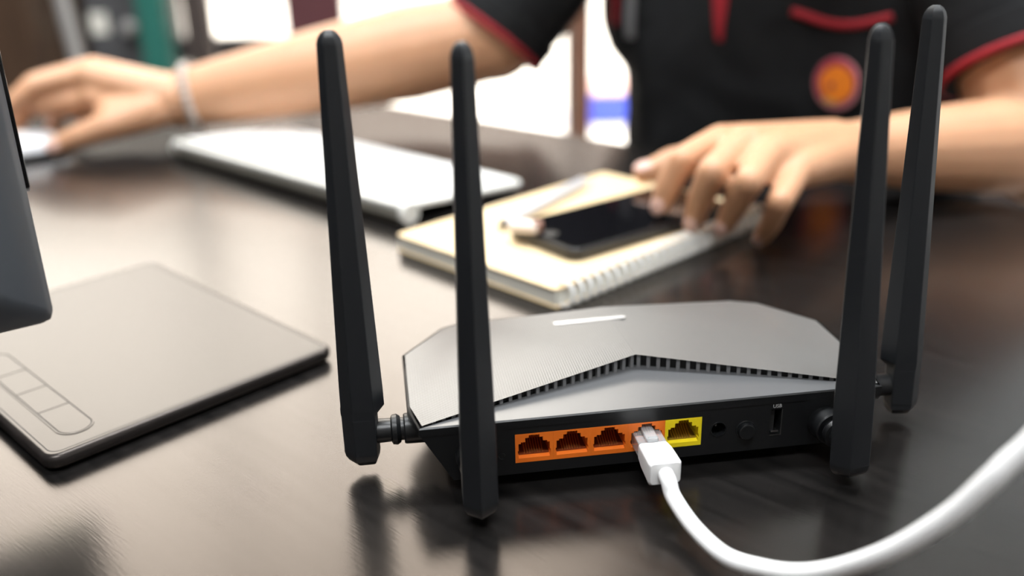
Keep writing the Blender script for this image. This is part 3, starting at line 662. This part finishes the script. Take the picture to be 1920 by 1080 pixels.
class Blob:
    def __init__(s): s.bm = bmesh.new()
    def ball(s, c, r, rot=None, seg=20):
        c = Vector(c) - PB; r = Vector((r, r, r)) if not hasattr(r, '__len__') else Vector(r)
        m4 = Matrix.Translation(c * K) @ (rot.to_4x4() if rot is not None else Matrix()) @ Matrix.Diagonal((*(r * K), 1))
        bmesh.ops.create_uvsphere(s.bm, u_segments=seg, v_segments=max(8, seg * 2 // 3), radius=1.0, matrix=m4)
    def cone(s, a, b, ra, rb, n=16, fl=1.0, up=None):
        a = Vector(a) - PB; b = Vector(b) - PB; d = (b - a).normalized()
        if up is None: u = d.orthogonal().normalized()
        else: u = (Vector(up) - d * d.dot(Vector(up))).normalized()
        v = d.cross(u); rings = []
        for j in range(5, 0, -1):
            t_ = math.pi / 2 * j / 5.0; rings.append((a - d * ra * math.sin(t_), ra * max(math.cos(t_), 0.03)))
        rings += [(a, ra), (b, rb)]
        for j in range(1, 6):
            t_ = math.pi / 2 * j / 5.0; rings.append((b + d * rb * math.sin(t_), rb * max(math.cos(t_), 0.03)))
        loft_bm(s.bm, [[p + (u * math.cos(2 * math.pi * k / n) * fl + v * math.sin(2 * math.pi * k / n)) * r for k in range(n)] for p, r in rings])
    def chain(s, pts, rads, n=14):
        for i in range(len(pts) - 1): s.cone(pts[i], pts[i + 1], rads[i], rads[i + 1], n)
    def build(s, name, m, voxel, smooth, parent):
        bmesh.ops.recalc_face_normals(s.bm, faces=s.bm.faces)
        me = bpy.data.meshes.new(name); s.bm.to_mesh(me); s.bm.free()
        tmp = bpy.data.objects.new('tmp', me); C.objects.link(tmp)
        md = tmp.modifiers.new('r', 'REMESH'); md.mode = 'VOXEL'; md.voxel_size = voxel * K; md.use_smooth_shade = True
        if smooth: sm = tmp.modifiers.new('s', 'SMOOTH'); sm.factor = 0.5; sm.iterations = smooth
        bpy.context.view_layer.update()
        out = bpy.data.meshes.new_from_object(tmp.evaluated_get(bpy.context.evaluated_depsgraph_get()))
        bpy.data.objects.remove(tmp); out.name = name; out.materials.clear(); out.materials.append(m)
        return link(name, out, None, parent, True)

SH_L, SH_R = en(-316, 905, 305), en(-588, 905, 318)
EL_L, EL_R = Vector((416, 710, 36)), Vector((-12, 1010, 92))
WR_L, WR_R = Vector((236, 658, 47)), Vector((-332, 953, 43))
B = Blob()
# torso core, neck, head (head above the frame, bent towards the desk)
B.cone(en(-442, 965, -180), en(-442, 935, 90), 110, 112, 20, 0.8, N_); B.cone(en(-442, 935, 90), en(-442, 915, 250), 112, 95, 20, 0.8, N_)
for s, sh in ((1, SH_L), (-1, SH_R)): B.cone(en(-442 + s * 40, 912, 262), sh, 75, 46)
B.cone(en(-446, 890, 290), en(-462, 835, 385), 56, 52)
HC = en(-470, 805, 455)
face = -N_
hrot = Matrix((E_, N_, Vector((0, 0, 1)))).transposed()
B.ball(HC + Vector((0, 0, 22)) + N_ * 12, (73, 90, 88), hrot); B.ball(HC + face * 28 - Vector((0, 0, 40)), (54, 58, 62), hrot); B.ball(HC + face * 62 - Vector((0, 0, 82)), (26, 22, 20), hrot)
B.cone(HC + face * 84 + Vector((0, 0, 8)), HC + face * 100 - Vector((0, 0, 28)), 8, 13); B.ball(HC + face * 78 - Vector((0, 0, 56)), (24, 11, 9), hrot)
for s in (-1, 1): B.ball(HC + E_ * s * 74 - Vector((0, 0, 8)), (8, 18, 30), hrot)
# arms
def arm(sh, el, wr, r, up=1.0):
    B.chain([sh, el], [50 * r * up, 44 * r * up]); m_ = el.lerp(wr, 0.28)
    B.chain([el, m_, el.lerp(wr, 0.62), wr], [42 * r, 45 * r, 37 * r, 25.5 * r], 18)
arm(SH_L, EL_L, WR_L, 0.82, 1.36); arm(SH_R, EL_R, WR_R, 1.1)
V3 = Vector
def finger(pts, r0): B.chain(pts, [r0, r0 * 0.90, r0 * 0.80, r0 * 0.68])
# hand on the phone (the person's left): index, middle, ring, little finger, thumb
LH = {'i': [V3((143, 625, 66)), V3((112, 595, 60)), V3((103, 597, 41)), V3((100, 599, 29.5))],
      'm': [V3((153, 602, 69)), V3((126, 568, 59)), V3((122, 580, 38)), V3((120.5, 588, 22))],
      'r': [V3((167, 588, 66)), V3((145, 552, 57)), V3((143, 577, 32)), V3((140.5, 586, 18.5))],
      'p': [V3((187, 586, 57)), V3((165, 552, 44)), V3((167, 574, 23)), V3((167, 590, 9.0))],
      't': [V3((205, 672, 44)), V3((160, 690, 40)), V3((122, 688, 35)), V3((101, 684, 27.5))]}
for k_, r0 in (('i', 10.7), ('m', 10.9), ('r', 10.3), ('p', 9.2)): finger(LH[k_], r0)
B.chain(LH['t'], [17, 13, 11, 8.5])
wl = WR_L
for k_, off_, ra, rb in (('i', 14, 19, 13), ('m', 5, 21, 14.5), ('r', -5, 21, 14), ('p', -15, 18, 12.5)):
    B.cone(wl + V3((-4, off_, 2)), LH[k_][0] + V3((2, 2, -3)), ra, rb)
# hand on the mouse (the person's right)
RH = {'i': [V3((-412, 934, 74)), V3((-455, 914, 66)), V3((-480, 900, 47)), V3((-496, 890, 32))],
      'm': [V3((-416, 957, 76)), V3((-464, 936, 66)), V3((-490, 921, 43)), V3((-504, 912, 30))],
      'r': [V3((-416, 978, 70)), V3((-462, 962, 58)), V3((-484, 950, 37)), V3((-496, 944, 22))],
      'p': [V3((-408, 997, 60)), V3((-446, 986, 46)), V3((-464, 979, 28)), V3((-474, 976, 12))],
      't': [V3((-350, 928, 38)), V3((-384, 903, 29)), V3((-412, 891, 21)), V3((-432, 886, 14))]}
for k_, r0 in (('i', 11.0), ('m', 11.4), ('r', 10.8), ('p', 9.4)): finger(RH[k_], r0)
B.chain(RH['t'], [20, 15, 11.5, 9.0])
for k_, off_, ra, rb in (('i', -12, 22, 16), ('m', -4, 23, 16), ('r', 5, 22, 15), ('p', 13, 19, 13.5)):
    B.cone(WR_R + V3((-2, off_, 3)), RH[k_][0] + V3((3, 0, -4)), ra, rb)
B.cone(WR_R + V3((-10, -8, -2)), V3((-385, 916, 36)), 23, 17); B.cone(WR_R + V3((-25, -6, 6)), V3((-405, 928, 52)), 22, 15); B.cone(V3((-385, 950, 44)), V3((-425, 950, 42)), 24, 18); B.cone(V3((-392, 940, 50)), V3((-452, 922, 47)), 20, 13)
body = B.build('body', M_SKIN, 2.4, 5, person)

def nail(pts, up, sc=1.0):
    tip, dip = pts[3], pts[2]; d = (tip - dip).normalized(); u = (up - d * d.dot(up)).normalized(); v = d.cross(u)
    c = tip - d * 0.5 + u * 6.9 * sc - PB
    m3 = Matrix((d, v, u)).transposed().to_4x4(); bm = bmesh.new()
    bmesh.ops.create_uvsphere(bm, u_segments=14, v_segments=8, radius=1.0, matrix=Matrix.Translation(c * K) @ m3 @ Matrix.Diagonal((6.5 * K * sc, 5.0 * K * sc, 1.6 * K, 1)))
    from_bm('fingernail', bm, M_NAIL, body, True)
for k_ in 'imrp': nail(LH[k_], V3((-0.35, -0.85, 0.35)), 1.0 if k_ != 'p' else 0.85)
nail(LH['t'], V3((-0.3, -0.4, 0.85)), 1.15)
for k_ in 'imrp': nail(RH[k_], V3((-0.2, -0.2, 1)), 1.0)
nail(RH['t'], V3((0.3, -0.9, 0.3)), 1.2)

# bracelet on the mouse hand's wrist
wd = (EL_R - WR_R).normalized(); wc = WR_R + wd * 14 - PB
u, v = frame(wd); bm = bmesh.new()
for k_ in range(26):
    a = 2 * math.pi * k_ / 26; p = wc + (u * math.cos(a) + v * math.sin(a)) * 31
    bmesh.ops.create_icosphere(bm, subdivisions=2, radius=4.4 * K, matrix=Matrix.Translation(p * K))
o = from_bm('bracelet', bm, M_BEADS, person, True); o['label'] = 'pale bead bracelet'

# eyes and hair
for s in (-1, 1):
    bm = bmesh.new(); bmesh.ops.create_uvsphere(bm, u_segments=16, v_segments=10, radius=12 * K, matrix=Matrix.Translation((HC + E_ * s * 30 + face * 58 + Vector((0, 0, 4)) - PB) * K)); eb = from_bm('eye', bm, M_EYE, body, True)
    bm = bmesh.new(); bmesh.ops.create_uvsphere(bm, u_segments=14, v_segments=8, radius=6 * K, matrix=Matrix.Translation((HC + E_ * s * 30 + face * 65 + Vector((0, 0, 4)) - PB) * K)); from_bm('iris', bm, M_HAIR, eb, True)
Hb = Blob(); Hb.ball(HC + Vector((0, 0, 42)) + N_ * 20, (81, 94, 80), hrot); Hb.ball(HC + Vector((0, 0, 0)) + N_ * 52, (70, 52, 68), hrot); Hb.ball(HC + face * 42 + Vector((0, 0, 82)), (66, 46, 34), hrot); Hb.ball(HC + face * 10 + Vector((0, 0, 60)), (80, 66, 50), hrot)
Hb.build('hair', M_HAIR, 5, 3, person)

# shirt
Sb = Blob()
Sb.cone(en(-442, 970, -230), en(-442, 945, 60), 150, 142, 24, 0.80, N_); Sb.cone(en(-442, 945, 60), en(-442, 918, 225), 142, 118, 24, 0.84, N_)
Sb.cone(en(-510, 935, -200), en(-520, 925, 90), 105, 108); Sb.cone(en(-520, 925, 90), en(-530, 915, 230), 105, 84); Sb.cone(en(-560, 915, 110), en(-575, 905, 250), 92, 78); Sb.cone(en(-345, 930, -200), en(-335, 915, 180), 100, 92); Sb.cone(en(-384, 930, 110), en(-380, 915, 230), 85, 80)
for s, sh, el, f in ((1, SH_L, EL_L, 0.67), (-1, SH_R, EL_R, 0.87)):
    Sb.cone(en(-442 + s * 50, 915, 262), sh, 84, 60)
    d = (el - sh)
    rs = 64 if s > 0 else 60
    Sb.cone(sh, sh + d * f, 64, rs, 20)
    Sb.cone(sh.lerp(en(-442 + s * 110, 925, 120), 0.4), sh + d * f * 0.6, 56, 50)
shirt = Sb.build('shirt', M_SHIRT, 5.0, 5, person)
tr = shirt.modifiers.new('wrinkle', 'DISPLACE'); tex = bpy.data.textures.new('cloth_wrinkles', 'CLOUDS'); tex.noise_scale = 0.07; tr.texture = tex; tr.strength = 0.010; tr.mid_level = 0.5
# sleeve hems in red piping
for s, sh, el, f in ((1, SH_L, EL_L, 0.67), (-1, SH_R, EL_R, 0.87)):
    rs = 65 if s > 0 else 61; d = (el - sh).normalized(); c = sh + (el - sh) * f + d * 26 - PB; u, v = frame(d); bm = bmesh.new()
    loft_bm(bm, [[c + d * h + (u * math.cos(2 * math.pi * q / 40) + v * math.sin(2 * math.pi * q / 40)) * r for q in range(40)] for h, r in ((-16, rs - 7), (-12, rs), (6, rs - 1), (14, rs - 2), (16, rs - 4), (14, rs - 12))])
    from_bm('sleeve_hem', bm, M_SHIRT, shirt, auto=50)
    pp = [c + d * 13 + (u * math.cos(2 * math.pi * q / 40) + v * math.sin(2 * math.pi * q / 40)) * (rs - 2) for q in range(41)]
    tube('sleeve_piping', pp, 3.2, M_RED, shirt, 8)
# details laid on the chest
bpy.context.view_layer.update()
dg = bpy.context.evaluated_depsgraph_get(); bvh = BVHTree.FromObject(shirt, dg)
def chest(e, z, lift=1.0):
    o0 = (en(e, 300, z) - PB) * K; hit, nrm, _, _ = bvh.ray_cast(o0, N_)
    if hit is None: return None, None
    if nrm.dot(N_) > 0: nrm = -nrm
    return hit / K + nrm * lift, nrm
def chest_tube(name, pts, r, m):
    out = [chest(e, z, 0.5)[0] for e, z in pts]; out = [p for p in out if p is not None]
    return tube(name, out, r, m, shirt, 8)
def chest_strip(name, pts, m):
    bm = bmesh.new(); prev = None
    for e, z, w in pts:
        a, _ = chest(e - w / 2, z, 2.0); b, _ = chest(e + w / 2, z, 2.0)
        if a is None or b is None: continue
        cur = (bm.verts.new(a * K), bm.verts.new(b * K))
        if prev: bm.faces.new((prev[0], prev[1], cur[1], cur[0]))
        prev = cur
    return from_bm(name, bm, m, shirt, True)
POCKET = [(-398 + 92 * t_ / 12, 122 - 9 * math.sin(math.pi * t_ / 12)) for t_ in range(13)]
chest_tube('pocket_piping', POCKET, 3.6, M_RED)
chest_strip('placket_trim', [(-468, 92 + 10 * i, 7 + 2.6 * i) for i in range(12)], M_RED)
chest_strip('reflective_stripe', [(-570, 88 + 8 * i, 14) for i in range(8)], M_STRIPE)
chest_strip('side_piping', [(-592, 100 + 8 * i, 8) for i in range(6)], M_RED)
BADGE = (-345, 63)
c, nrm = chest(*BADGE, 1.0)
def disc(name, c, nrm, r, m, lift, th=1.0, oval=1.0, ox=0.0, oz=0.0, parent=shirt):
    z = nrm.normalized(); x = Vector((0, 0, 1)).cross(z).normalized(); y = z.cross(x)
    cc = c + x * ox + y * oz
    bm = bmesh.new(); loft_bm(bm, [[cc + (x * math.cos(2 * math.pi * q / 36) * rr + y * math.sin(2 * math.pi * q / 36) * rr * oval) + z * (lift + h) for q in range(36)] for h, rr in ((-1.5, r), (th * 0.6, r), (th, r * 0.94))])
    return from_bm(name, bm, m, parent, auto=50)
badge = disc('badge', c, nrm, 23, M_BADGE_PINK, 2.0); badge['label'] = 'round maroon and orange badge on the chest'
disc('badge_field', c, nrm, 21, M_BADGE_RED, 3.0, 0.8, parent=badge, oz=1.5)
disc('badge_emblem', c, nrm, 17, M_BADGE_ORANGE, 3.8, 0.8, 0.92, 1.5, 0.5, badge)
disc('badge_swirl', c, nrm, 9, M_BADGE_YEL, 4.0, 0.5, 0.35, -2, -14.5, badge)
disc('badge_dot', c, nrm, 3, M_BADGE_RED, 4.6, 0.4, 1, -3, -1.5, badge)
# trousers and shoes
Tb = Blob()
for s in (-1, 1):
    hip = en(-442 + s * 85, 965, FZ + 520); kn = en(-442 + s * 110, 570, FZ + 500); an = en(-442 + s * 105, 600, FZ + 90)
    Tb.cone(hip, kn, 88, 62); Tb.cone(kn, an, 60, 42)
Tb.cone(en(-490, 975, FZ + 530), en(-394, 975, FZ + 530), 110, 110)
Tb.build('trousers', M_TROUSER, 8, 4, person)
for s in (-1, 1):
    Fb = Blob(); an = en(-442 + s * 105, 600, FZ + 50); Fb.cone(an, an - N_ * 150 - Vector((0, 0, 15)), 45, 34, 16); Fb.cone(an + N_ * 40 - Vector((0, 0, 10)), an, 38, 42); Fb.build('shoe', M_VOID, 8, 3, person)
